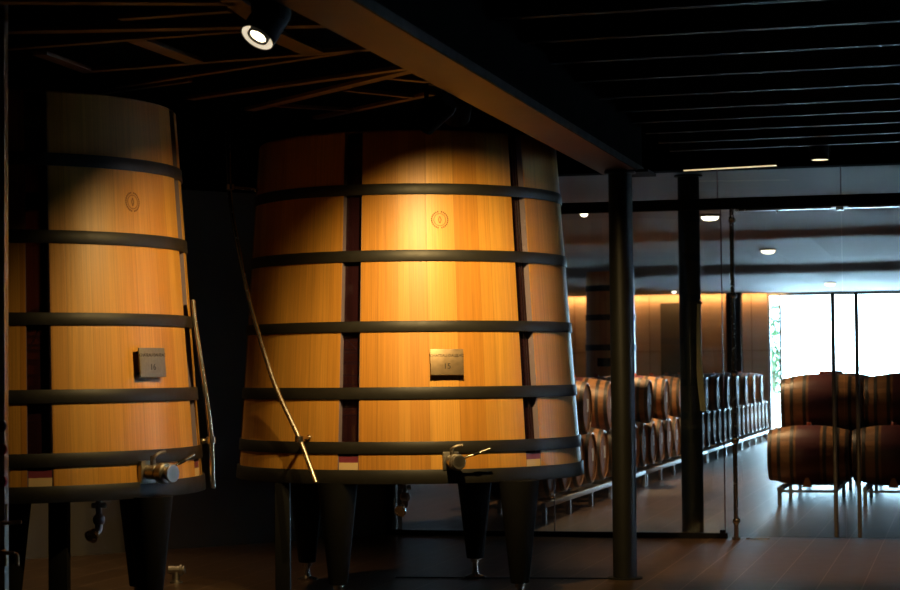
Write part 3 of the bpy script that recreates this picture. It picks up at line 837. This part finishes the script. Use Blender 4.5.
# near lamp, lens seen
p = at_y(257, 38, 8.4); d = Vector((-.42, -.42, -.80))
can_light('spotlight', p, d, .078, .20, 'black spotlight with its bright lens in view, above the vat at the frame edge', 'lens', up_to=3.9)
lamp('near_spot', 'SPOT', p + d.normalized() * .02, d, 80, WARM, spot_size=R(70), spot_blend=.6, shadow_soft_size=.03)
# pair on the beam
p1 = at_y(423, 124, 11.35); d1 = (Vector((-1.75, 12.55, 1.75)) - p1).normalized()
can_light('spotlight', p1, d1, .075, .22, 'black spotlight beside the beam turned to the vat at the frame edge', None, up_to=3.45)
lamp('vat_spot_one', 'SPOT', p1 + d1 * .02, Vector((-1.56, 12.72, 1.78)) - p1, 290, WARM, spot_size=R(70), spot_blend=1.0, shadow_soft_size=.02)
p2 = at_y(456, 117, 12.1); d2 = (Vector((-.2, 14, 1.8)) - p2).normalized()
can_light('spotlight', p2, d2, .085, .22, 'black spotlight beside the beam turned to the middle vat', None, up_to=3.45)
lamp('vat_spot_two', 'SPOT', p2 + d2 * .02, Vector((.04, 14, 1.95)) - p2, 530, WARM, spot_size=R(68), spot_blend=1.0, shadow_soft_size=.02)
# downlight
p3 = at_y(820, 160, 17.0)
can_light('downlight', p3, (0, 0, -1), .078, .15, 'small black can downlight lit under the ceiling in front of the glass doors', 'lens_small', cat='downlight', up_to=3.7)
lamp('down_spot', 'SPOT', p3 + Vector((0, 0, -.02)), (0, 0, -1), 300, (1, .58, .24), spot_size=R(80), spot_blend=.7, shadow_soft_size=.04)
p4 = Vector((-3.35, 15.7, 3.55))  # unseen downlight added to brighten floor and wall behind the vat
can_light('downlight', p4, (0, 0, -1), .078, .15, 'black can downlight hidden high behind the vat beside the tap cabinet', 'lens_small', cat='downlight', up_to=3.95)
lamp('rear_spot', 'SPOT', p4 + Vector((0, 0, -.02)), (0, 0, -1), 130, (1, .64, .30), spot_size=R(100), spot_blend=.7, shadow_soft_size=.04)
# recessed lights of the barrel hall
spots = [(710, 216, 'lit recessed ceiling light nearest the door pole'), (768, 250, 'second lit recessed ceiling light along the aisle'), (805, 271, 'third lit recessed ceiling light along the aisle'), (830, 283, 'smallest lit recessed ceiling light before the window'),
         (622, 248, 'recessed ceiling light of the hall behind the black column'),  # unseen lamp added to light the slim vat and nearby barrels
         (584, 212, 'small recessed ceiling light beside the middle vat'), (674, 291, 'small recessed light above the dark door')]
for (px, py, lb) in spots:
    z = 3.37
    for _ in range(12):
        p = at_z(px, py, z); z = zc(min(46, to_ab(p)[1])) - .015
    if to_ab(p)[1] > B_FAR - .4: p = at_y(px, py, 45.0)
    r = .11 if px not in (584, 674) else .05
    t = thing('ceiling_light', p, label=lb, cat='light', group='recessed lights of the barrel hall')
    m = MB(); m.lathe([(r, -.012), (r + .02, -.012), (r + .02, .06), (r, .06)], 24, closed=True); m.build('rim', M['plaster'], t)
    m = MB(); m.lathe([(0, -.06), (r * .6, -.052), (r * .9, -.03), (r, -.006), (r, 0), (0, 0)], 24); m.build('lens', M['lens_small'], t)
    lamp('hall_spot', 'SPOT', p + Vector((0, 0, -.075)), (0, 0, -1), 700 if px == 622 else 260, (1, .62, .30), spot_size=R(110), spot_blend=.6, shadow_soft_size=.06)
# cove light washing the end wall
m = MB(); m.box((-7, B_FAR - .12, 3.38), (5.9, .05, .05)); 
cv = tag(m.build('cove_light', M['led'], rz=RZ, smooth=0), 'warm light strip in the cove above the end wall', 'light')
m2 = MB(); m2.box((-7, B_FAR - .19, 3.385), (6.1, .02, .07)); struct(m2.build('trim_9', M['plaster'], rz=RZ, smooth=0), 'plaster lip of the cove above the end wall')
la = lamp('cove_area', 'AREA', ab(-7, B_FAR - .12, 3.345), Vector((0, 0, -1)) + U * .5, 48, (1, .46, .15), shape='RECTANGLE', size=5.9, size_y=.05)
la.rotation_quaternion = (Matrix.Rotation(RZ, 3, 'Z') @ Matrix.Rotation(R(20), 3, 'X')).to_quaternion()

# ------------------------------------------------------------------ hose on the second column
h = thing('coiled_hose', ab(*to_ab(pc2)), label='cream hose hanging down the side of the second black column', cat='hose')
m = MB()
for i, dx in enumerate((0, .022, .045)):
    pts = [at_y(697.5 + i * .6, 304, 19.28 - .01 * i), at_y(696.6 + i * 1.2, 330, 19.27), at_y(696.8 + i * 1.6, 355, 19.27 - .01 * i), at_y(698.5 + i * 1.8, 380, 19.26), at_y(702 + i * 1.4, 411, 19.25)]
    m.tube([p - h.location for p in pts], .015, 8, 5)
m.build('hose_loop', M['hose'], h)
m = MB(); p = at_y(696, 303, 19.28) - h.location; m.cyl(p, p + Vector((.06, 0, 0)), .014, 10); m.build('hook', M['black'], h)

# ------------------------------------------------------------------ steel cabinet with taps at the frame edge
yC = 10.2
xr = at_y(9.3, 350, yC + .1).x
fc = thing('tap_cabinet', (xr - .272, yC, 0), label='tall steel service cabinet with knobs and taps at the frame edge', cat='cabinet')
m = MB(); m.box((0, .05, 1.9), (.54, .1, 3.8), bev=.008); m.build('body', M['dull_steel'], fc)
def loc(px, py): p = at_y(px, py, yC); return Vector((p.x - fc.location.x, p.y - fc.location.y, p.z))
for (px, py, mt) in ((2.5, 426, 'black'), (3.5, 449, 'red'), (3.5, 481, 'red')):
    p = loc(px, py); m = MB(); m.cyl(p, p + Vector((0, -.03, 0)), .014, 12); m.cyl(p + Vector((0, -.03, 0)), p + Vector((0, -.06, 0)), .03, 20, .006); m.build('knob', M[mt], fc)
for (py, ln) in ((523, 24), (552, 17)):
    p = loc(4, py); q = loc(ln, py - 2 if ln == 24 else py)
    m = MB(); m.cyl(p + Vector((0, .01, 0)), p + Vector((0, -.07, 0)), .014, 12); m.cyl(p + Vector((-.03, -.06, 0)), q + Vector((0, -.06, 0)), .010, 12)
    if ln == 24:
        s = loc(9, 523); m.cyl(s + Vector((0, -.06, 0)), s + Vector((.0, -.06, .10)), .006, 10)
    else:
        for px in (5, 17):
            s = loc(px, 553); m.tube([s + Vector((-.0, -.06, 0)), s + Vector((.012, -.06, -.01)), s + Vector((.014, -.06, -.06))], .012, 10, 4)
    m.build('tap', M['brass'], fc)

# floor valve behind the leg
p = at_z(176, 583, 0)
fv = thing('floor_valve', p, label='small steel outlet valve standing on the floor behind the vat leg', cat='valve')
m = MB(); m.lathe([(0, 0), (.05, 0), (.05, .015), (.03, .02), (.03, .085), (0, .085)], 20); m.build('stem', M['dull_steel'], fv)
m = MB(); m.cyl((-.06, 0, .10), (.07, 0, .10), .032, 20, .004); m.cyl((.03, 0, .10), (.05, 0, .10), .045, 20, .003); m.build('body', M['dull_steel'], fv)

# ------------------------------------------------------------------ sky and daylight
w = bpy.data.worlds.new('sky'); sc.world = w; w.use_nodes = True
bg = w.node_tree.nodes['Background']; bg.inputs[0].default_value = (.54, .79, 1.0, 1); bg.inputs[1].default_value = 48.0
pl = bpy.data.lights.new('window_portal', 'AREA'); pl.shape = 'RECTANGLE'; pl.size = WR - FW_A; pl.size_y = 3.3; pl.cycles.is_portal = True
po = bpy.data.objects.new('window_portal', pl); COL.objects.link(po)
po.location = ab((FW_A + WR) / 2, B_FAR + .22, 1.67); po.rotation_mode = 'QUATERNION'; po.rotation_quaternion = (-U).to_track_quat('-Z', 'Y')

# ------------------------------------------------------------------ look
vs = sc.view_settings
sc.display_settings.display_device = 'sRGB'
vs.view_transform = 'Standard'; vs.look = 'None'; vs.gamma = 1; vs.use_curve_mapping = False; vs.exposure = 0.0
cy = sc.cycles
cy.use_denoising = True
try: cy.denoiser = 'OPENIMAGEDENOISE'; cy.denoising_input_passes = 'RGB_ALBEDO_NORMAL'
except Exception: pass
cy.max_bounces = 10; cy.transparent_max_bounces = 24; cy.sample_clamp_indirect = 30; cy.caustics_reflective = False; cy.caustics_refractive = False
bpy.context.view_layer.update()
